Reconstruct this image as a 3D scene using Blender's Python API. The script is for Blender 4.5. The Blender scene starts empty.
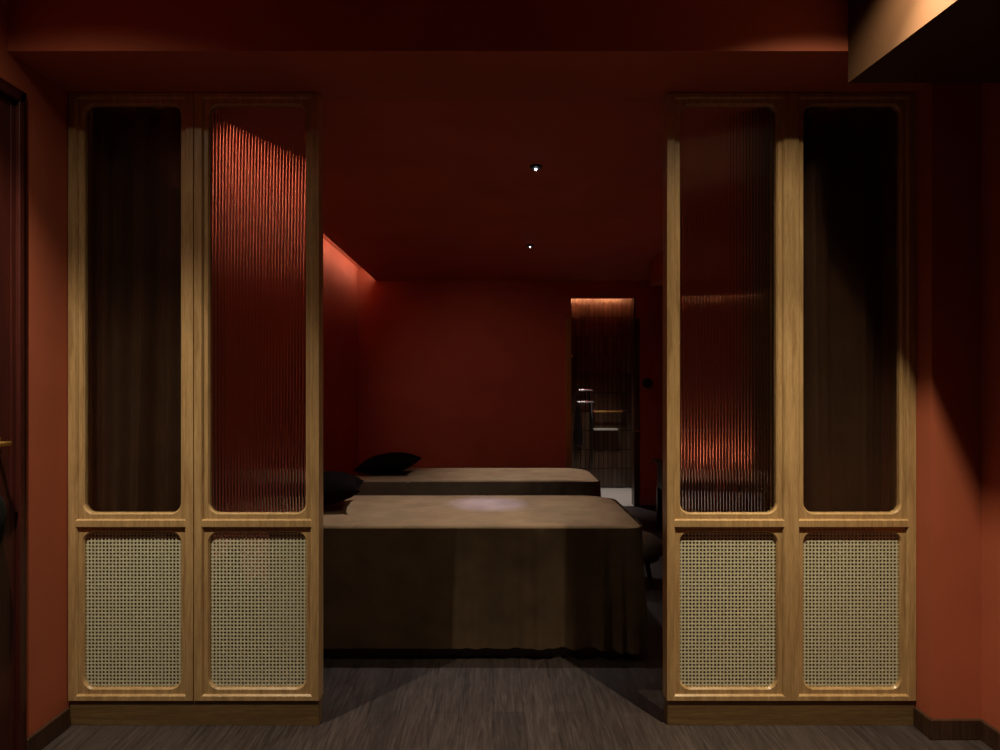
import bpy, bmesh, math, random
from mathutils import Vector, noise as mnoise
random.seed(7)
sc = bpy.context.scene
COL = sc.collection
sin, cos, pi = math.sin, math.cos, math.pi

# ------------------------------------------------------------------ helpers
def link(o, parent=None):
    COL.objects.link(o)
    if parent is not None:
        o.parent = parent
    return o

def obj(name, bm, m, parent=None, smooth=False, angle=None):
    me = bpy.data.meshes.new(name)
    bmesh.ops.recalc_face_normals(bm, faces=bm.faces)
    bm.to_mesh(me); bm.free()
    if smooth:
        for p in me.polygons: p.use_smooth = True
        if angle: me.set_sharp_from_angle(angle=math.radians(angle))
    me.materials.append(m)
    return link(bpy.data.objects.new(name, me), parent)

def tag(o, label=None, cat=None, group=None, kind=None):
    if label: o['label'] = label
    if cat: o['category'] = cat
    if group: o['group'] = group
    if kind: o['kind'] = kind
    return o

def thing(name, label, cat, loc=(0, 0, 0), group=None):
    o = bpy.data.objects.new(name, None)
    o.empty_display_size = .1
    o.location = loc
    link(o)
    return tag(o, label, cat, group)

def box(bm, x0, x1, y0, y1, z0, z1, bev=0, seg=2):
    r = bmesh.ops.create_cube(bm, size=1)
    vs = r['verts']
    for v in vs:
        v.co = Vector((x0 + (v.co.x + .5) * (x1 - x0), y0 + (v.co.y + .5) * (y1 - y0), z0 + (v.co.z + .5) * (z1 - z0)))
    if bev:
        es = list({e for v in vs for e in v.link_edges})
        bmesh.ops.bevel(bm, geom=es, offset=bev, segments=seg, affect='EDGES', profile=.5)
    return bm

def BM(): return bmesh.new()

def struct(name, bm, m, parent=None):
    o = obj(name, bm, m, parent)
    if parent is None: o['kind'] = 'structure'
    return o

def tube(bm, pts, r, n=10, cap=True):
    pts = [Vector(p) for p in pts]
    rings = []
    up = Vector((0, 0, 1))
    for i, p in enumerate(pts):
        d = (pts[min(i + 1, len(pts) - 1)] - pts[max(i - 1, 0)]).normalized()
        a = d.cross(up)
        if a.length < 1e-3: a = d.cross(Vector((0, 1, 0)))
        a.normalize(); b = d.cross(a).normalized()
        rr = r[i] if isinstance(r, (list, tuple)) else r
        rings.append([bm.verts.new(p + a * rr * cos(2 * pi * k / n) + b * rr * sin(2 * pi * k / n)) for k in range(n)])
    for A, B in zip(rings, rings[1:]):
        for k in range(n):
            bm.faces.new((A[k], A[(k + 1) % n], B[(k + 1) % n], B[k]))
    if cap:
        bm.faces.new(rings[0]); bm.faces.new(rings[-1])
    return bm

def lathe(bm, prof, n=32, c=(0, 0, 0)):
    rings = []
    for r, z in prof:
        rings.append([bm.verts.new((c[0] + r * cos(2 * pi * k / n), c[1] + r * sin(2 * pi * k / n), c[2] + z)) for k in range(n)])
    for A, B in zip(rings, rings[1:]):
        for k in range(n):
            bm.faces.new((A[k], A[(k + 1) % n], B[(k + 1) % n], B[k]))
    bm.faces.new(rings[0]); bm.faces.new(rings[-1])
    return bm

def rrect(x0, x1, z0, z1, r, k=8):
    if r <= 0: return [(x0, z0), (x1, z0), (x1, z1), (x0, z1)]
    out = []
    for cx, cz, a0 in ((x1 - r, z0 + r, -90), (x1 - r, z1 - r, 0), (x0 + r, z1 - r, 90), (x0 + r, z0 + r, 180)):
        for i in range(k + 1):
            a = math.radians(a0 + 90 * i / k)
            out.append((cx + r * cos(a), cz + r * sin(a)))
    return out

def framed(bm, x0, x1, z0, z1, holes, c, y0, y1, ob=.0015, dy=.0075):
    """flat board (front face at y0, back at y1) with chamfered cut-outs"""
    def loop(pts, y):
        vs = [bm.verts.new((p[0], y, p[1])) for p in pts]
        es = [bm.edges.new((vs[i], vs[(i + 1) % len(vs)])) for i in range(len(vs))]
        return vs, es
    def bridge(A, B):
        n = len(A)
        for i in range(n):
            bm.faces.new((A[i], A[(i + 1) % n], B[(i + 1) % n], B[i]))
    fr, bk = [], []
    o0, e0 = loop(rrect(x0 + ob, x1 - ob, z0 + ob, z1 - ob, 0), y0)
    om, _ = loop(rrect(x0, x1, z0, z1, 0), y0 + ob)
    o1, e1 = loop(rrect(x0, x1, z0, z1, 0), y1)
    bridge(o0, om); bridge(om, o1)
    fr += e0; bk += e1
    for hx0, hx1, hz0, hz1, r in holes:
        rr = r + c if r > 0 else 0
        a, ea = loop(rrect(hx0 - c, hx1 + c, hz0 - c, hz1 + c, rr), y0)
        prev = a
        for o, dpt in ((0, dy),):
            nx_, _ = loop(rrect(hx0 - o, hx1 + o, hz0 - o, hz1 + o, r + o if r > 0 else 0), y0 + dpt)
            bridge(prev, nx_); prev = nx_
        d, ed = loop(rrect(hx0, hx1, hz0, hz1, r), y1)
        bridge(prev, d)
        fr += ea; bk += ed
    bmesh.ops.triangle_fill(bm, use_beauty=True, use_dissolve=False, edges=fr)
    bmesh.ops.triangle_fill(bm, use_beauty=True, use_dissolve=False, edges=bk)
    return bm

# ------------------------------------------------------------------ materials
def srgb(r, g, b):
    f = lambda c: (c / 255 / 12.92) if c / 255 <= .04045 else ((c / 255 + .055) / 1.055) ** 2.4
    return (f(r), f(g), f(b), 1)

def mat(name, base, rough=.6, metal=0, spec=.5):
    m = bpy.data.materials.new(name); m.use_nodes = True
    nt = m.node_tree; b = nt.nodes['Principled BSDF']
    b.inputs['Base Color'].default_value = base
    b.inputs['Roughness'].default_value = rough
    b.inputs['Metallic'].default_value = metal
    b.inputs['Specular IOR Level'].default_value = spec
    return m, nt, b

def coords(nt, scale=(1, 1, 1), rot=(0, 0, 0), kind='Object'):
    t = nt.nodes.new('ShaderNodeTexCoord'); mp = nt.nodes.new('ShaderNodeMapping')
    mp.inputs['Scale'].default_value = scale; mp.inputs['Rotation'].default_value = rot
    nt.links.new(t.outputs[kind], mp.inputs['Vector'])
    return mp.outputs['Vector']

def nz(nt, vec, scale, detail=4, rough=.55, dist=0):
    n = nt.nodes.new('ShaderNodeTexNoise')
    n.inputs['Scale'].default_value = scale; n.inputs['Detail'].default_value = detail
    n.inputs['Roughness'].default_value = rough; n.inputs['Distortion'].default_value = dist
    nt.links.new(vec, n.inputs['Vector'])
    return n.outputs['Fac']

def ramp(nt, fac, stops):
    r = nt.nodes.new('ShaderNodeValToRGB')
    el = r.color_ramp.elements
    el[0].position, el[0].color = stops[0]
    el[1].position, el[1].color = stops[1]
    for p, c in stops[2:]:
        e = el.new(p); e.color = c
    nt.links.new(fac, r.inputs['Fac'])
    return r.outputs['Color']

def bump(nt, b, h, strength=.2, dist=.002):
    n = nt.nodes.new('ShaderNodeBump')
    n.inputs['Strength'].default_value = strength; n.inputs['Distance'].default_value = dist
    nt.links.new(h, n.inputs['Height']); nt.links.new(n.outputs['Normal'], b.inputs['Normal'])

def mulc(nt, a, b_, fac=1.0):
    m = nt.nodes.new('ShaderNodeMix'); m.data_type = 'RGBA'; m.blend_type = 'MULTIPLY'
    m.inputs['Factor'].default_value = fac
    nt.links.new(a, m.inputs['A']); nt.links.new(b_, m.inputs['B'])
    return m.outputs['Result']

def paint(name, c, rough=.75, bscale=160, bstr=.12):
    m, nt, b = mat(name, c, rough, spec=.25)
    v = coords(nt)
    n = nz(nt, v, 2.2, 5)
    c0 = tuple(x * .90 for x in c[:3]) + (1,); c1 = tuple(min(1, x * 1.08) for x in c[:3]) + (1,)
    nt.links.new(ramp(nt, n, [(.3, c0), (.7, c1)]), b.inputs['Base Color'])
    bump(nt, b, nz(nt, v, bscale, 3), bstr, .001)
    return m

def wood(name, dark, light, scale=(26, 26, 1.6), rough=.32, rot=(0, 0, 0)):
    m, nt, b = mat(name, light, rough, spec=.35)
    v = coords(nt, scale, rot)
    n = nz(nt, v, 2.2, 8, .62, .9)
    v2 = coords(nt, tuple(s * 6 for s in scale), rot)
    n2 = nz(nt, v2, 2.0, 3, .6)
    c = ramp(nt, n, [(.30, dark), (.62, light)])
    g = ramp(nt, n2, [(.35, (.72, .70, .66, 1)), (.62, (1, 1, 1, 1))])
    nt.links.new(mulc(nt, c, g, .75), b.inputs['Base Color'])
    bump(nt, b, n2, .12, .0008)
    return m

M = {}
M['terracotta'] = paint('terracotta paint', srgb(172, 90, 64))
M['crimson'] = paint('red room paint', srgb(184, 91, 70))
M['tan'] = paint('tan plaster', srgb(76, 48, 26), .85, 60, .3)
M['oak'] = wood('oak veneer', srgb(156, 122, 82), srgb(196, 160, 114))
M['oak_dark'] = wood('oak plinth', srgb(98, 74, 48), srgb(122, 96, 64), (1.6, 26, 26))
M['dark_wood'] = wood('dark stained wood', srgb(52, 35, 27), srgb(78, 54, 42))
M['maroon'] = wood('maroon painted wood', srgb(58, 22, 18), srgb(74, 28, 22), rough=.45)
M['brass'] = mat('polished brass', srgb(190, 150, 80), .42, 1)[0]
M['chrome'] = mat('chrome', srgb(200, 200, 205), .15, 1)[0]
M['black'] = mat('black metal', srgb(14, 13, 13), .45)[0]
M['white_floor'] = mat('pale stone floor', srgb(205, 200, 195), .35)[0]

def fabric(name, c, rough=.9, scale=500, sheen=.3):
    m, nt, b = mat(name, c, rough, spec=.2)
    v = coords(nt)
    n = nz(nt, v, 7, 5)
    c0 = tuple(x * .8 for x in c[:3]) + (1,); c1 = tuple(min(1, x * 1.15) for x in c[:3]) + (1,)
    nt.links.new(ramp(nt, n, [(.3, c0), (.7, c1)]), b.inputs['Base Color'])
    b.inputs['Sheen Weight'].default_value = sheen
    b.inputs['Sheen Tint'].default_value = c
    bump(nt, b, nz(nt, v, scale, 2), .25, .001)
    return m
M['bed_cloth'] = fabric('brown bed velvet', srgb(86, 69, 52))
M['bed_top'] = fabric('brown bed cover', srgb(150, 122, 94))
M['pillow'] = fabric('dark brown pillow cloth', srgb(17, 9, 9), sheen=0)
M['pillow'].node_tree.nodes['Principled BSDF'].inputs['Specular IOR Level'].default_value = .04
M['curtain'] = fabric('brown curtain cloth', srgb(92, 64, 46))
M['black_cloth'] = fabric('black cloth', srgb(12, 11, 12), sheen=0)
M['dark_towel'] = fabric('dark towel cloth', srgb(46, 30, 28))

# rattan
m, nt, b = mat('woven cane', srgb(200, 194, 166), .6, spec=.3)
v = coords(nt); n = nz(nt, v, 90, 3)
nt.links.new(ramp(nt, n, [(.3, srgb(186, 178, 148)), (.7, srgb(216, 210, 184))]), b.inputs['Base Color'])
M['cane'] = m

# reeded glass: clear glass that also lets part of the light pass straight on
def glass(name, f):
  m = bpy.data.materials.new(name); m.use_nodes = True
  nt = m.node_tree; nt.nodes.clear()
  g = nt.nodes.new('ShaderNodeBsdfGlass'); g.inputs['IOR'].default_value = 1.5; g.inputs['Roughness'].default_value = .01
  g.inputs['Color'].default_value = (.96, .97, .96, 1)
  t = nt.nodes.new('ShaderNodeBsdfTransparent'); mx = nt.nodes.new('ShaderNodeMixShader'); mx.inputs[0].default_value = f
  o = nt.nodes.new('ShaderNodeOutputMaterial')
  nt.links.new(g.outputs[0], mx.inputs[1]); nt.links.new(t.outputs[0], mx.inputs[2]); nt.links.new(mx.outputs[0], o.inputs[0])
  return m
M['glass'] = glass('reeded glass', 0.0)
M['glass_outer'] = glass('reeded glass by the curtain', .72)

# floor planks, running away from the camera
m, nt, b = mat('dark plank floor', srgb(90, 72, 62), .5, spec=.35)
v = coords(nt, (1, 1, 1), (0, 0, pi / 2))
br = nt.nodes.new('ShaderNodeTexBrick')
br.inputs['Scale'].default_value = 1; br.inputs['Brick Width'].default_value = 1.1; br.inputs['Row Height'].default_value = .125
br.inputs['Mortar Size'].default_value = .0012; br.inputs['Mortar Smooth'].default_value = .1
br.inputs['Color1'].default_value = (.80, .80, .80, 1); br.inputs['Color2'].default_value = (1.1, 1.08, 1.05, 1); br.inputs['Mortar'].default_value = (.35, .33, .32, 1)
br.offset = .37
nt.links.new(v, br.inputs['Vector'])
v2 = coords(nt, (22, 1.5, 22))
gr = nz(nt, v2, 2.4, 9, .65, 1.6)
v3 = coords(nt, (150, 5, 150)); fine = nz(nt, v3, 1.6, 3)
c = ramp(nt, gr, [(.28, srgb(41, 33, 33)), (.5, srgb(64, 54, 53)), (.72, srgb(84, 74, 73))])
c = mulc(nt, c, ramp(nt, fine, [(.35, (.7, .68, .66, 1)), (.6, (1, 1, 1, 1))]), .8)
nt.links.new(mulc(nt, c, br.outputs['Color']), b.inputs['Base Color'])
bump(nt, b, br.outputs['Fac'], -.15, .001)
M['floor'] = m

# bathroom tile
m, nt, b = mat('dark glossy tile', srgb(96, 74, 58), .25, spec=.6)
tc = nt.nodes.new('ShaderNodeTexCoord'); mp = nt.nodes.new('ShaderNodeMapping')
mp.inputs['Rotation'].default_value = (pi / 2, 0, pi / 2)
sx = nt.nodes.new('ShaderNodeSeparateXYZ'); cb = nt.nodes.new('ShaderNodeCombineXYZ')
ad = nt.nodes.new('ShaderNodeMath'); ad.operation = 'ADD'
nt.links.new(tc.outputs['Object'], sx.inputs[0])
nt.links.new(sx.outputs['X'], ad.inputs[0]); nt.links.new(sx.outputs['Y'], ad.inputs[1])
nt.links.new(sx.outputs['Z'], cb.inputs['X']); nt.links.new(ad.outputs[0], cb.inputs['Y'])
br = nt.nodes.new('ShaderNodeTexBrick'); br.offset = 0
br.inputs['Scale'].default_value = 1; br.inputs['Brick Width'].default_value = .24; br.inputs['Row Height'].default_value = .058
br.inputs['Mortar Size'].default_value = .004
br.inputs['Color1'].default_value = srgb(66, 49, 38); br.inputs['Color2'].default_value = srgb(84, 66, 52); br.inputs['Mortar'].default_value = srgb(34, 26, 21)
nt.links.new(cb.outputs[0], br.inputs['Vector']); nt.links.new(br.outputs['Color'], b.inputs['Base Color'])
bump(nt, b, br.outputs['Fac'], -.4, .002)
M['tile'] = m

def emis(name, c, s):
    m = bpy.data.materials.new(name); m.use_nodes = True
    nt = m.node_tree; nt.nodes.clear()
    e = nt.nodes.new('ShaderNodeEmission'); o = nt.nodes.new('ShaderNodeOutputMaterial')
    e.inputs[0].default_value = c; e.inputs[1].default_value = s
    nt.links.new(e.outputs[0], o.inputs[0])
    return m

# ------------------------------------------------------------------ dimensions
CAMZ = 1.30
FZ = -.012           # floor level
SY = 2.5             # front face of the oak screens
CEIL = 2.427         # underside of beam and room ceiling
XL, XR = -1.639, 1.815
ROOML = -1.46        # left wall of the treatment room
BACK = 7.04
FCEIL = 2.72

# ------------------------------------------------------------------ setting
b = BM(); box(b, -2.2, 2.4, -2.4, 7.1, -.1, FZ); struct('floor', b, M['floor'])
b = BM(); box(b, XL - .15, XL, -2.4, 2.72, 0, FCEIL); struct('wall_left', b, M['terracotta'])
b = BM(); box(b, XR, XR + .15, -2.4, BACK, 0, FCEIL); struct('wall_right', b, M['terracotta'])
b = BM(); box(b, -2.0, 2.2, -2.4, -2.25, 0, FCEIL); struct('wall_rear', b, M['terracotta'])
b = BM(); box(b, 1.630, XR, 2.415, 2.72, FZ, CEIL); struct('wall_pier', b, M['terracotta'])
b = BM(); box(b, XL - .15, ROOML, 2.72, BACK, 0, 2.80); struct('wall_inner_left', b, M['crimson'])
DX0, DX1, DH = .845, 1.54, 2.25
b = BM()
box(b, -1.7, DX0, BACK, BACK + .12, 0, 2.8)
box(b, DX1, 1.95, BACK, BACK + .12, 0, 2.8)
box(b, DX0, DX1, BACK, BACK + .12, DH, 2.8)
struct('wall_back', b, M['crimson'])
# front recess ceiling, cross beam, side beam
b = BM(); box(b, -2.0, 2.2, -2.4, 2.25, FCEIL, FCEIL + .1); struct('ceiling', b, M['terracotta'])
b = BM(); box(b, XL, XR, 2.193, 2.585, CEIL, FCEIL); struct('trim_1', b, M['terracotta'])
b = BM()
zs = 2.319
pts = [(1.198, 2.193), (1.263, 1.2), (1.50, -2.25), (XR, -2.25), (XR, 2.193)]
lo = [b.verts.new((x, y, zs)) for x, y in pts]; hi = [b.verts.new((x, y, FCEIL)) for x, y in pts]
b.faces.new(lo); b.faces.new(hi)
for i in range(5): b.faces.new((lo[i], lo[(i + 1) % 5], hi[(i + 1) % 5], hi[i]))
struct('trim_2', b, M['tan'])
# treatment room ceiling with light cove along the left wall
COVX = -1.262
b = BM()
box(b, COVX, XR, 2.585, BACK, CEIL, CEIL + .05)
struct('ceiling_inner', b, M['crimson'])
b = BM(); box(b, XL - .1, COVX + .09, 2.585, BACK, CEIL + .138, CEIL + .205); struct('ceiling_cove', b, M['crimson'])
b = BM(); box(b, COVX + .05, COVX + .08, 2.585, BACK, CEIL + .05, CEIL + .138); struct('trim_3', b, M['crimson'])
b = BM(); box(b, 1.42, XR, 4.2, 5.92, 2.20, CEIL, .02, 2); struct('trim_4', b, M['crimson'])

b = BM(); box(b, XL, COVX, 2.585, 2.668, CEIL, CEIL + .138); struct('trim_6', b, M['crimson'])

# baseboards
def bbprof(b, x0, x1, y0, y1):
    box(b, x0, x1, y0, y1, FZ, .062, .003, 2)
b = BM(); bbprof(b, XL, XL + .016, 2.268, 2.495); struct('baseboard_left', b, M['dark_wood'])
b = BM()
bbprof(b, 1.6155, 1.631, 2.405, 2.5)
bbprof(b, 1.615, XR, 2.400, 2.416)
struct('baseboard_pier', b, M['dark_wood'])
b = BM(); bbprof(b, XR - .016, XR, -2.2, 2.400); struct('baseboard_right', b, M['dark_wood'])

# door in the left wall
d = bpy.data.objects.new('door_1', None); d.location = (XL, 1.8, 0); link(d)
d['kind'] = 'structure'
def dl(bm):
    for v in bm.verts: v.co -= Vector((XL, 1.8, 0))
    return bm
b = BM()
for y0, y1, t in ((2.245, 2.270, .012), (2.222, 2.245, .022), (2.200, 2.222, .008)):
    box(b, XL, XL + t, y0, y1, 0, 2.318 - (2.270 - y1), .003)
    box(b, XL, XL + t, 1.30, y1, 2.318 - (2.270 - y0), 2.318 - (2.270 - y1), .003)
obj('door_casing', dl(b), M['maroon'], d)
b = BM(); box(b, XL, XL + .006, 1.30, 2.200, .005, 2.244)
box(b, XL + .004, XL + .012, 1.42, 2.10, .3, 2.05, .003)
obj('door_panel', dl(b), M['maroon'], d)
b = BM()
tube(b, [(XL, 2.135, 1.108), (XL + .045, 2.135, 1.108)], .007)
tube(b, [(XL + .045, 2.145, 1.108), (XL + .047, 2.07, 1.106), (XL + .045, 2.01, 1.103)], [.007, .006, .005])
box(b, XL + .004, XL + .009, 2.115, 2.155, 1.088, 1.128, .002)
obj('door_handle', dl(b), M['brass'], d, True, 40)

# black cloth bag hung on the door handle
bag = thing('cloth_bag', 'black cloth bag hanging on the handle of the maroon door', 'bag', (XL + .035, 2.075, .75))
b = BM()
rows = []
for i in range(15):
    t = i / 14; z = .01 + .19 * t
    w = .055 * (.35 + .65 * sin(pi * (.12 + .70 * t))) * (1 if t < .8 else 1 - .5 * (t - .8) / .2)
    dp = .026 * sin(pi * (.1 + .78 * t)) + .004
    rows.append([b.verts.new((dp * cos(2 * pi * k / 20), w * sin(2 * pi * k / 20) * (1 + .06 * sin(k * 2.1 + i)), z + .012 * sin(2 * pi * k / 20))) for k in range(20)])
for A, B in zip(rows, rows[1:]):
    for k in range(20): b.faces.new((A[k], A[(k + 1) % 20], B[(k + 1) % 20], B[k]))
b.faces.new(rows[0]); b.faces.new(rows[-1])
obj('bag_body', b, M['black_cloth'], bag, True)
b = BM(); tube(b, [(.0, .024, .19), (.008, .02, .28), (.012, -.005, .365), (.012, -.02, .365), (.006, -.026, .28), (0, -.024, .19)], .004, 8)
obj('bag_strap', b, M['black_cloth'], bag, True)

# ------------------------------------------------------------------ oak screens
LEAFW = .4815
def leaf_meshes():
    """one leaf, x 0..LEAFW, front face at y=0"""
    st = .0345
    z0, z1 = .084, 2.424
    mid0, mid1 = .749, .7835
    b = BM()
    framed(b, 0, LEAFW, z0, z1, [(st, LEAFW - st, .1075, mid0, 0), (st, LEAFW - st, mid1, 2.403, 0)], .0055, 0, .062)
    fr = b
    ins = []
    ix0, ix1 = st, LEAFW - st
    hx0, hx1 = st + .0205, LEAFW - st - .0205
    for (a, c, h0, h1) in ((mid1, 2.403, .806, 2.382), (.1075, mid0, .129, .730)):
        b = BM()
        framed(b, ix0, ix1, a, c, [(hx0, hx1, h0, h1, .038)], .0055, .010, .034, .0005, .0075)
        ins.append(b)
    # reeded glass
    b = BM()
    gx0, gx1 = hx0 - .008, hx1 + .008
    n = 32; p = (gx1 - gx0) / n; sag = .0032; k = 10
    r = (p * p / 4 + sag * sag) / (2 * sag)
    fp = []
    for i in range(n):
        for j in range(k):
            x = j / k * p
            fp.append((gx0 + i * p + x, .0265 - (math.sqrt(r * r - (x - p / 2) ** 2) - (r - sag))))
    fp.append((gx1, .0265))
    g0, g1 = .806 - .008, 2.382 + .008
    ft = [b.verts.new((x, y, g1)) for x, y in fp]; fb = [b.verts.new((x, y, g0)) for x, y in fp]
    for i in range(len(fp) - 1): b.faces.new((fb[i], fb[i + 1], ft[i + 1], ft[i]))
    yb = .0295
    c = [b.verts.new((gx0, yb, g0)), b.verts.new((gx1, yb, g0)), b.verts.new((gx1, yb, g1)), b.verts.new((gx0, yb, g1))]
    b.faces.new((c[1], c[0], c[3], c[2]))
    b.faces.new((c[0], fb[0], ft[0], c[3])); b.faces.new((fb[-1], c[1], c[2], ft[-1]))
    b.faces.new(ft + [c[2], c[3]]); b.faces.new(fb[::-1] + [c[0], c[1]])
    glass = b
    # woven cane
    b = BM()
    rx0, rx1, rz0, rz1 = hx0 - .006, hx1 + .006, .129 - .006, .730 + .006
    nx, nzc = 28, 44
    px, pz = (rx1 - rx0) / nx, (rz1 - rz0) / nzc
    cv = {}
    for i in range(nx + 1):
        for j in range(nzc + 1):
            cv[i, j] = b.verts.new((rx0 + i * px, .0235 + (.0003 if (i + j) % 2 else -.0003), rz0 + j * pz))
    for i in range(nx):
        for j in range(nzc):
            cx, cz = rx0 + (i + .5) * px, rz0 + (j + .5) * pz
            hx, hz, q = px * .30, pz * .30, .6
            o8 = [(-q * hx, -hz), (q * hx, -hz), (hx, -q * hz), (hx, q * hz), (q * hx, hz), (-q * hx, hz), (-hx, q * hz), (-hx, -q * hz)]
            s = 0
            vs = [b.verts.new((cx + u, .0235 + s, cz + w)) for u, w in o8]
            A, B, C, D = cv[i, j], cv[i + 1, j], cv[i + 1, j + 1], cv[i, j + 1]
            for f in ((A, B, vs[1], vs[0]), (B, vs[2], vs[1]), (B, C, vs[3], vs[2]), (C, vs[4], vs[3]), (C, D, vs[5], vs[4]), (D, vs[6], vs[5]), (D, A, vs[7], vs[6]), (A, vs[0], vs[7])):
                b.faces.new(f)
    bmesh.ops.recalc_face_normals(b, faces=b.faces)
    bmesh.ops.solidify(b, geom=b.faces[:], thickness=.001)
    return fr, ins, glass, b

def make_screen(x0, x1, label):
    t = thing('partition_screen', label, 'screen', ((x0 + x1) / 2, SY, 0), 'oak partition screens beside the opening')
    w = x1 - x0
    b = BM(); box(b, -w / 2 + .004, w / 2 - .002,   .006, .058, FZ, .080, .0015)
    box(b, -w / 2 + .010, w / 2 - .008, .012, .055, .078, .085)
    obj('plinth', b, M['oak_dark'], t)
    return t
def leaf(t, x, src=None):
    if src is None:
        fr, ins, gl, cn = leaf_meshes()
        f = obj('leaf_frame', fr, M['oak'], t)
        parts = [obj('inset_frame', ins[0], M['oak'], f), obj('inset_frame', ins[1], M['oak'], f),
                 obj('glass_pane', gl, M['glass'], f, True, 30), obj('cane_panel', cn, M['cane'], f)]
        parts[2]['label'] = 'clear reeded glass pane'; parts[3]['label'] = 'open woven cane panel'
    else:
        f = src.copy(); link(f, t)
        for ch in src.children:
            c = ch.copy(); link(c, f)
    f.location = (x, 0, 0)
    return f
sl = make_screen(-1.635, -.669, 'oak screen of two leaves left of the opening, beside the maroon door wall')
f0 = leaf(sl, -.483); leaf(sl, .0015, f0)
sr = make_screen(.669, 1.629, 'oak screen of two leaves right of the opening, under the tan beam')
leaf(sr, -.480, f0); leaf(sr, -.0015, f0)
for o in list(COL.objects):
    if o.name.startswith('glass_pane'):
        outer = abs(o.parent.parent.location.x + o.parent.location.x + LEAFW / 2) > 1.2
        o.material_slots[0].link = 'OBJECT'
        o.material_slots[0].material = M['glass_outer'] if outer else M['glass']

# ------------------------------------------------------------------ curtains behind the outer leaves
def curtain(x0, x1, y, label, sway, seed):
    b = BM()
    nx, nz_ = 150, 40
    rnd = random.Random(seed); ph = [rnd.uniform(0, 6.28) for _ in range(6)]
    vs = []
    for j in range(nz_ + 1):
        t = j / nz_; z = CEIL - .004 - t * (CEIL - .03)
        row = []
        for i in range(nx + 1):
            u = i / nx
            uu = u + sway * (t ** 1.3) * sin(pi * u)
            amp = .024 + .010 * t
            yy = y + amp * sin(2 * pi * 3.5 * u + ph[0] + .5 * sin(2 * pi * u + ph[1])) + .35 * amp * sin(2 * pi * 9 * u + ph[2] + t * 1.2) + .008 * sin(2 * pi * 2.3 * u + 2 * t + ph[3])
            row.append(b.verts.new((x0 + (x1 - x0) * uu + .006 * sin(3 * t + ph[4] + 9 * u), yy, z)))
        vs.append(row)
    for j in range(nz_):
        for i in range(nx):
            b.faces.new((vs[j][i], vs[j][i + 1], vs[j + 1][i + 1], vs[j + 1][i]))
    bmesh.ops.solidify(b, geom=b.faces[:], thickness=.003)
    o = obj('curtain', b, M['curtain'], None, True)
    return tag(o, label, 'curtain', 'brown curtains behind the screens')
curtain(-1.63, -1.135, 2.626, 'brown pleated curtain behind the leftmost reeded glass pane', -.05, 3)
curtain(1.05, 1.628, 2.63, 'brown pleated curtain behind the rightmost reeded glass pane', .05, 8)

# ------------------------------------------------------------------ massage beds
def sd_project(x, y, hx, hy, r):
    """clamp a point of a rectangle into a rounded rectangle; returns x, y and depth inside the edge"""
    ax, ay = abs(x) - (hx - r), abs(y) - (hy - r)
    if ax > 0 and ay > 0:
        l = math.hypot(ax, ay)
        if l > r:
            ax, ay = ax * r / l, ay * r / l
            x = math.copysign(hx - r + ax, x); y = math.copysign(hy - r + ay, y)
            return x, y, 0
        return x, y, r - l
    return x, y, min(hx - abs(x), hy - abs(y))

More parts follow.
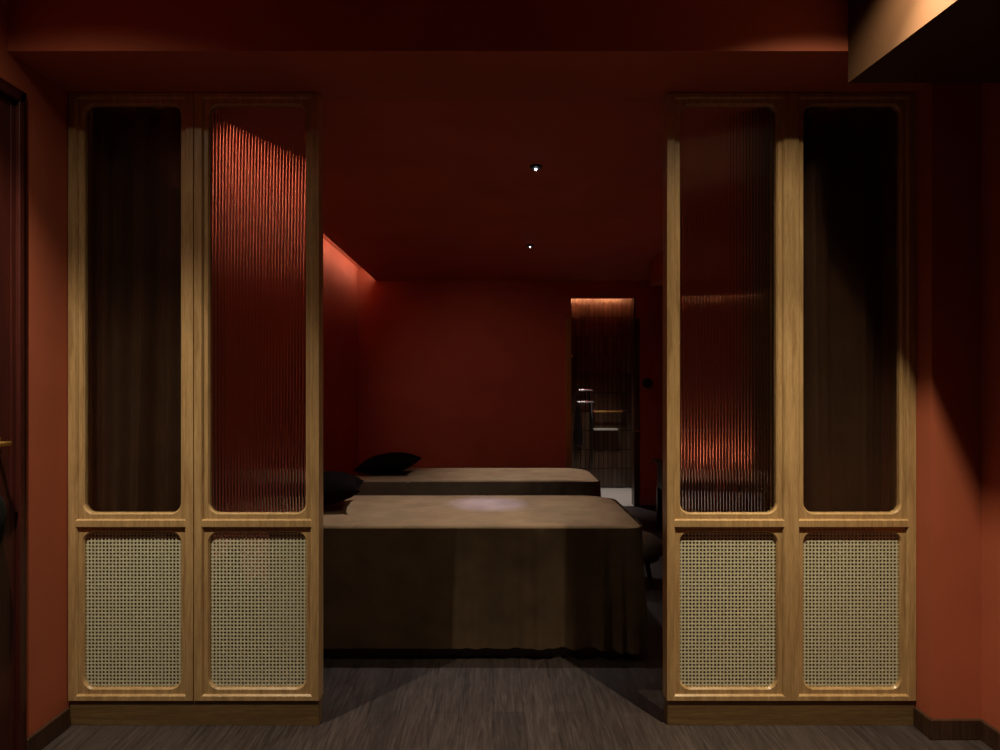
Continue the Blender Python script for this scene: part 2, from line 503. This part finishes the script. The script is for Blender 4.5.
def make_bed(loc, hx, hy, H, label, seed):
    t = thing('massage_bed', label, 'bed', loc, 'massage beds in the red room')
    rnd = random.Random(seed)
    b = BM(); box(b, -hx + .06, hx - .10, -hy + .028, hy - .05, 0, .10, .004)
    obj('base', b, M['dark_wood'], t)
    b = BM(); box(b, -hx + .03, hx - .03, -hy + .03, hy - .03, .10, H - .02, .03, 3)
    obj('mattress', b, M['bed_cloth'], t)
    # cover over the top, rolling down a little at the rim
    b = BM(); nx, ny = 150, 80; fil = .018; vs = []
    R = .10
    for j in range(ny + 1):
        row = []
        for i in range(nx + 1):
            u = -1 + 2 * i / nx; v = -1 + 2 * j / ny
            u = math.copysign(1 - (1 - abs(u)) ** 1.35, u); v = math.copysign(1 - (1 - abs(v)) ** 1.5, v)
            x, y, d = sd_project(u * hx, v * hy, hx, hy, R)
            q = max(0, fil - d)
            z = H - (fil - math.sqrt(max(0, fil * fil - q * q)))
            # sag at the foot end
            e = max(0, (x - (hx - .22)) / .22); z -= .020 * e * e
            m_ = 0 if d < .01 else min(1, (d - .01) / .06)
            p = Vector((x * 3.2 + seed, y * 7, seed * 1.7))
            z += m_ * (.0045 * mnoise.noise(p) + .0028 * mnoise.noise(p * 3.1) + .0016 * mnoise.noise(p * 7.3))
            row.append(b.verts.new((x, y, z)))
        vs.append(row)
    for j in range(ny):
        for i in range(nx):
            f = (vs[j][i], vs[j][i + 1], vs[j + 1][i + 1], vs[j + 1][i])
            b.faces.new(f)
    bmesh.ops.remove_doubles(b, verts=b.verts, dist=1e-5)
    bmesh.ops.dissolve_degenerate(b, dist=1e-6, edges=b.edges)
    obj('top_cover', b, M['bed_top'], t, True)
    # skirt hanging round the bed, gathered towards the foot corners
    b = BM()
    pts = []
    base = rrect(-hx, hx, -hy, hy, R, 14)
    for a, c in zip(base, base[1:] + base[:1]):
        L = math.hypot(c[0] - a[0], c[1] - a[1]); n = max(1, int(L / .007))
        for i in range(n): pts.append((a[0] + (c[0] - a[0]) * i / n, a[1] + (c[1] - a[1]) * i / n))
    N = len(pts); rows = 26; vs = []
    z0, z1 = H - fil + .004, .062
    nrm = []
    for i in range(N):
        a, c = pts[i - 1], pts[(i + 1) % N]
        tx, ty = c[0] - a[0], c[1] - a[1]; l = math.hypot(tx, ty) or 1
        nrm.append((ty / l, -tx / l))
    for j in range(rows + 1):
        tt = j / rows; row = []
        for i in range(N):
            x, y = pts[i]; s = i * .007
            g = min(1, max(0, (x + .25) / (hx - .05))) ** 1.5          # gathers grow towards the foot
            f = g * (.019 * sin(s * 46 + 2 * sin(s * 9)) + .009 * sin(s * 83 + 1.3)) * (tt ** .5)
            f += (1 - g) * .006 * mnoise.noise(Vector((s * 5, tt * 1.6, seed))) * tt
            f += .0035 * mnoise.noise(Vector((s * 11, tt * 7, seed + 4)))
            corner = max(0, 1 - math.hypot(x - hx, y + hy) / .26)
            off = .001 + .020 * tt + f + .028 * corner * tt * (1 + .6 * sin(s * 40)) * .6
            dz = -.020 * corner * tt
            row.append(b.verts.new((x + nrm[i][0] * off, y + nrm[i][1] * off, z0 + (z1 - z0) * tt + dz)))
        vs.append(row)
    for j in range(rows):
        for i in range(N):
            b.faces.new((vs[j][i], vs[j][(i + 1) % N], vs[j + 1][(i + 1) % N], vs[j + 1][i]))
    sk = obj('skirt', b, M['bed_cloth'], t, True)
    # stitched hem band
    b = BM()
    jh = rows - 1
    tube(b, [Vector((x + nx_ * .016, y + ny_ * .016, .0)) for (x, y), (nx_, ny_) in [(pts[0], nrm[0])] * 2][:0] or [(0, 0, .2), (0, 0, .21)], .001, 4)
    b.free()
    return t
make_bed((-.18, 3.535, FZ), .913, .432, .641, 'brown draped massage bed nearest the opening', 1)
make_bed((-.135, 4.955, FZ), .91, .345, .638, 'brown draped massage bed farther back, behind the first bed', 5)

def pillow(loc, rot, hx, hy, hz, label):
    b = BM(); n = 36
    top, bot = [], []
    for sgn, L in ((1, top), (-1, bot)):
        for j in range(n + 1):
            row = []
            for i in range(n + 1):
                u = -1 + 2 * i / n; v = -1 + 2 * j / n
                h = (max(0, 1 - abs(u) ** 2.6) ** .55) * (max(0, 1 - abs(v) ** 2.6) ** .55)
                x = hx * u * (1 - .10 * (1 - v * v)); y = hy * v * (1 - .10 * (1 - u * u))
                zz = hz * h * (1 if sgn > 0 else -.75)
                zz += .004 * mnoise.noise(Vector((x * 14, y * 14, sgn + hx * 9))) * h
                row.append(b.verts.new((x, y, zz)))
            L.append(row)
    for L, fl in ((top, 0), (bot, 1)):
        for j in range(n):
            for i in range(n):
                f = (L[j][i], L[j][i + 1], L[j + 1][i + 1], L[j + 1][i])
                b.faces.new(f[::-1] if fl else f)
    bmesh.ops.remove_doubles(b, verts=b.verts, dist=1e-5)
    o = obj('pillow', b, M['pillow'], None, True)
    o.location = loc; o.rotation_euler = rot
    return tag(o, label, 'pillow', 'dark pillows on the beds')
pillow((-.96, 3.53, .722), (0, math.radians(-6), math.radians(8)), .25, .19, .10, 'dark brown pillow on the bed nearest the opening, partly behind the oak screen')
pillow((-.79, 4.93, .70), (0, math.radians(-7), math.radians(-4)), .225, .19, .082, 'dark brown pillow on the farther bed by the left wall')

# stool beyond the foot of the front bed
st = thing('round_stool', 'low round brown upholstered stool beyond the foot of the front massage bed', 'stool', (.885, 4.30, FZ))
b = BM(); lathe(b, [(.03, .20), (.21, .20), (.235, .215), (.24, .245), (.225, .285), (.18, .32), (.10, .342), (.02, .346)], 40)
obj('cushion', b, M['bed_cloth'], st, True)
b = BM(); lathe(b, [(.20, .175), (.21, .18), (.21, .20), (.2, .202)], 40); obj('seat_ring', b, M['dark_wood'], st, True, 40)
for k in range(4):
    a = pi / 4 + k * pi / 2
    b = BM(); tube(b, [(.15 * cos(a), .15 * sin(a), .18), (.19 * cos(a), .19 * sin(a), 0)], [.018, .012], 12)
    obj('leg', b, M['dark_wood'], st, True, 40)

# console along the right wall with added bare spots at its back edge, no fixture
cs = thing('console_table', 'narrow dark console table along the right wall behind the screen', 'table', (1.62, 5.2, FZ))
b = BM(); box(b, -.18, .135, -.66, .67, .625, .65, .003)
obj('table_top', b, M['dark_wood'], cs)
b = BM(); box(b, -.15, .125, -.62, .63, .40, .625, .002); obj('drawer_box', b, M['dark_wood'], cs)
for sy in (-.60, .61):
    for sx in (-.135, .11):
        b = BM(); box(b, sx - .02, sx + .02, sy - .02, sy + .02, 0, .40, .002); obj('leg', b, M['dark_wood'], cs)

def strip(name, x0, x1, y0, y1, z0, z1, c, s, label):
    t = thing(name, label, 'light', ((x0 + x1) / 2, (y0 + y1) / 2, z0))
    b = BM(); box(b, x0, x1, y0, y1, z0, z1)
    for v in b.verts: v.co -= t.location
    obj('diffuser', b, emis(name + ' glow', c, s), t)
    return t
lc = strip('cove_light', COVX + .006, COVX + .018, 2.70, 7.0, CEIL + .0502, CEIL + .074, (1, .93, .68, 1), 15, 'long warm strip light hidden in the ceiling cove over the left wall')

# black round switch on the back wall
sw = thing('wall_switch', 'small round black switch on the back wall right of the bathroom doorway', 'switch', (1.67, BACK, 1.32))
b = BM(); lathe(b, [(.055, 0), (.055, .012), (.048, .02), (.02, .022)], 28)
for v in b.verts: v.co = Vector((v.co.x, -v.co.z, v.co.y))
obj('plate', b, M['black'], sw, True, 40)
b = BM(); lathe(b, [(.018, .02), (.018, .034), (.012, .037)], 20)
for v in b.verts: v.co = Vector((v.co.x, -v.co.z, v.co.y))
obj('knob', b, M['black'], sw, True, 40)

# ------------------------------------------------------------------ bathroom behind the doorway
BT = 8.28
b = BM(); box(b, .55, 1.95, BACK + .12, BT + .1, -.1, FZ); box(b, DX0, DX1, BACK, BACK + .12, -.05, FZ + .002); struct('floor_bathroom', b, M['white_floor'])
b = BM(); box(b, .5, 2.0, BT, BT + .1, 0, 2.8); struct('wall_bathroom_back', b, M['tile'])
b = BM(); box(b, .5, .62, BACK + .12, BT, 0, 2.8); struct('wall_bathroom_left', b, M['tile'])
b = BM(); box(b, 1.75, 1.9, BACK + .12, BT, 0, 2.8); struct('wall_bathroom_right', b, M['tile'])
b = BM(); box(b, .5, 2.0, BACK + .12, BT + .1, 2.80, 2.9); struct('ceiling_bathroom', b, M['crimson'])
b = BM(); box(b, .62, 1.75, BACK + .12, 7.90, 2.40, 2.45); struct('trim_baffle', b, M['crimson'])  # unseen ledge added to cut the strip's light off partway down the tiles
dc = bpy.data.objects.new('door_2', None); dc.location = (DX0, BACK, 0); link(dc); dc['kind'] = 'structure'
b = BM(); box(b, -.055, .004, -.012, .0, 0, 2.02, .003); obj('door_trim', b, M['brass'], dc)
b = BM(); box(b, DX1 - DX0 - .004, DX1 - DX0 + .045, -.012, .0, 0, 2.02, .003); box(b, DX1 - DX0 - .012, DX1 - DX0 + .002, -.004, .124, FZ, DH); obj('door_trim', b, M['dark_wood'], dc)
b = BM(); box(b, -.06, .02, -.02, -.012, 1.60, 1.63, .002); box(b, -.05, .004, -.018, -.012, .50, .56, .002); obj('hinge', b, M['brass'], dc)
b = BM(); box(b, DX1 - DX0 + .005, DX1 - DX0 + .05, -.03, -.012, .795, .81, .002); obj('latch', b, M['brass'], dc)
strip('strip_light', .64, 1.74, 7.865, 7.88, 2.4502, 2.468, (1, .36, .15, 1), 140, 'warm strip light over the bathroom tile wall seen through the doorway')

def px(x, y, d): return ((x - 493) * d / 650, d, CAMZ + (385 - y) * d / 650)
D1 = 8.20
# shower mixer
X, _, Z = px(586, 396, D1)
sm = thing('shower_mixer', 'chrome shower mixer on the bathroom tile wall with two crossbars', 'shower', (X, BT, Z))
b = BM(); tube(b, [(-.09, -.05, .075), (.08, -.05, .075)], .013); obj('upper_bar', b, M['chrome'], sm, True, 40)
b = BM(); tube(b, [(-.10, -.05, -.075), (.10, -.05, -.075)], .013); obj('lower_bar', b, M['chrome'], sm, True, 40)
for s in (.01, .06):
    b = BM(); tube(b, [(s, -.05, -.07), (s, -.05, .07)], .009); tube(b, [(s, -.05, 0), (s, .004, 0)], .009); obj('riser', b, M['chrome'], sm, True, 40)
b = BM(); tube(b, [(.07, -.05, -.085), (.075, -.1, -.35), (.07, -.1, -.75), (.06, -.1, -1.0)], .012); obj('hose', b, M['black'], sm, True)
# towel rail
x0, _, z0 = px(594, 411.5, D1); x1, _, _ = px(623, 411.5, D1)
tr = thing('towel_rail', 'long brass towel rail across the bathroom tile wall', 'rail', ((x0 + x1) / 2, BT, z0))
w = (x1 - x0) / 2
b = BM(); tube(b, [(-w, -.07, 0), (w, -.07, 0)], .010); obj('bar', b, M['brass'], tr, True, 40)
for s in (-w, w):
    b = BM(); tube(b, [(s, 0, .01), (s, -.085, .01)], .016); obj('bracket', b, M['chrome'], tr, True, 40)
# glass shelf
x0, _, z0 = px(594, 429.5, D1); x1, _, _ = px(618, 429.5, D1)
b = BM(); box(b, 0, x1 - x0, -.10, 0, -.011, .011, .003)
gs = obj('wall_shelf', b, M['white_floor']); gs.location = (x0, BT, z0)
tag(gs, 'short pale shelf below the brass rail on the tile wall', 'shelf')
# towels
x0, _, z0 = px(579, 405, D1)
b = BM(); vs = []
for j in range(21):
    t = j / 20; vs.append([b.verts.new((.055 * (-1 + 2 * i / 16) * (.45 + .55 * t ** .6), .014 * sin(i * 1.2) * (.4 + t), -.52 * t)) for i in range(17)])
for j in range(20):
    for i in range(16): b.faces.new((vs[j][i], vs[j][i + 1], vs[j + 1][i + 1], vs[j + 1][i]))
bmesh.ops.solidify(b, geom=b.faces[:], thickness=.008)
tw = obj('towel', b, M['dark_towel'], None, True); tw.location = (x0, BT - .05, z0)
tag(tw, 'dark towel hanging left of the brass rail in the bathroom', 'towel')
# ------------------------------------------------------------------ ceiling downlights
def downlight(x, y, label):
    t = thing('downlight', label, 'light', (x, y, CEIL), 'small ceiling downlights in the red room')
    b = BM(); prof = [(.030, 0), (.030, -.010), (.027, -.013), (.019, -.012), (.018, -.002)]
    lathe(b, prof, 28); obj('trim_ring', b, M['black'], t, True, 40)
    b = BM(); bmesh.ops.create_uvsphere(b, u_segments=16, v_segments=8, radius=.0052)
    for v in b.verts: v.co += Vector((0, .006, -.016))
    obj('lamp', b, emis('downlight glow', (.85, .9, 1, 1), 22), t, True)
    return t
downlight(.221, 3.345, 'small ceiling downlight over the nearer massage bed')
downlight(.298, 5.23, 'small ceiling downlight over the farther massage bed')

# ------------------------------------------------------------------ lights
def spot(name, loc, target, power, size, blend, color, radius):
    l = bpy.data.lights.new(name, 'SPOT'); l.energy = power; l.spot_size = math.radians(size); l.spot_blend = blend
    l.color = color; l.shadow_soft_size = radius
    o = bpy.data.objects.new(name, l); o.location = loc
    o.rotation_euler = (Vector(target) - Vector(loc)).to_track_quat('-Z', 'Y').to_euler()
    return link(o)
# each front fixture: a narrow beam with a wide spill
for nm, loc, spill, wide, beam, tight, col in (('left', (-1.36, 1.66, 2.67), 14, 150, 190, 94, (1, .88, .63)), ('right', (1.07, 1.75, 2.69), 67, 132, 235, 76, (1, .86, .58))):
    spot('front_spot_' + nm, loc, (loc[0], loc[1] , 0), beam, tight, 1, col, .012)
    spot('front_spill_' + nm, loc, (loc[0], loc[1], 0), spill, wide, 1, col, .012)
spot('bed_spot_near', (.221, 3.352, 2.395), (-.22, 3.62, .6), 88, 78, 1, (1, .98, .93), .01)
spot('bed_spot_accent', (.221, 3.352, 2.39), (-.03, 3.68, .6), 160, 17, 1, (.36, .42, 1), .01)
spot('bed_spot_far', (.298, 5.236, 2.395), (.34, 5.05, .6), 80, 66, 1, (1, .97, .92), .01)
spot('bathroom_fill', (1.25, 7.6, 2.38), (1.25, 7.62, 0), 92, 64, 1, (1, .92, .82), .02)  # unseen spot added to light the bathroom floor and lower tiles
spot('back_wall_fill', (-1.15, 4.1, 2.40), (.0, 7.04, .95), 28, 56, 1, (1, .74, .58), .05)  # added without a fixture to brighten the back wall
for yy in (4.9, 5.5):
    spot('console_fill', (1.715, yy, .665), (1.80, yy, .74), 13, 112, .8, (1, .70, .52), .003)  # bare spots added to brighten the wall over the console

w = bpy.data.worlds.new('World'); sc.world = w; w.use_nodes = True
w.node_tree.nodes['Background'].inputs[0].default_value = (.0, .0, .0, 1)
w.node_tree.nodes['Background'].inputs[1].default_value = 0

# ------------------------------------------------------------------ camera
cam = bpy.data.cameras.new('Camera'); cam.sensor_width = 36; cam.lens = 36 * 650 / 1000
cam.shift_x = .007; cam.shift_y = .010; cam.clip_start = .01
co = bpy.data.objects.new('Camera', cam); co.location = (0, 0, CAMZ); co.rotation_euler = (pi / 2, 0, 0)
link(co); sc.camera = co
sc.view_settings.view_transform = 'Standard'; sc.view_settings.look = 'None'
sc.view_settings.gamma = 1; sc.view_settings.use_curve_mapping = False
sc.view_settings.exposure = 0
sc.cycles.use_denoising = True
sc.cycles.max_bounces = 16; sc.cycles.diffuse_bounces = 6; sc.cycles.transparent_max_bounces = 16
sc.cycles.sample_clamp_indirect = 4
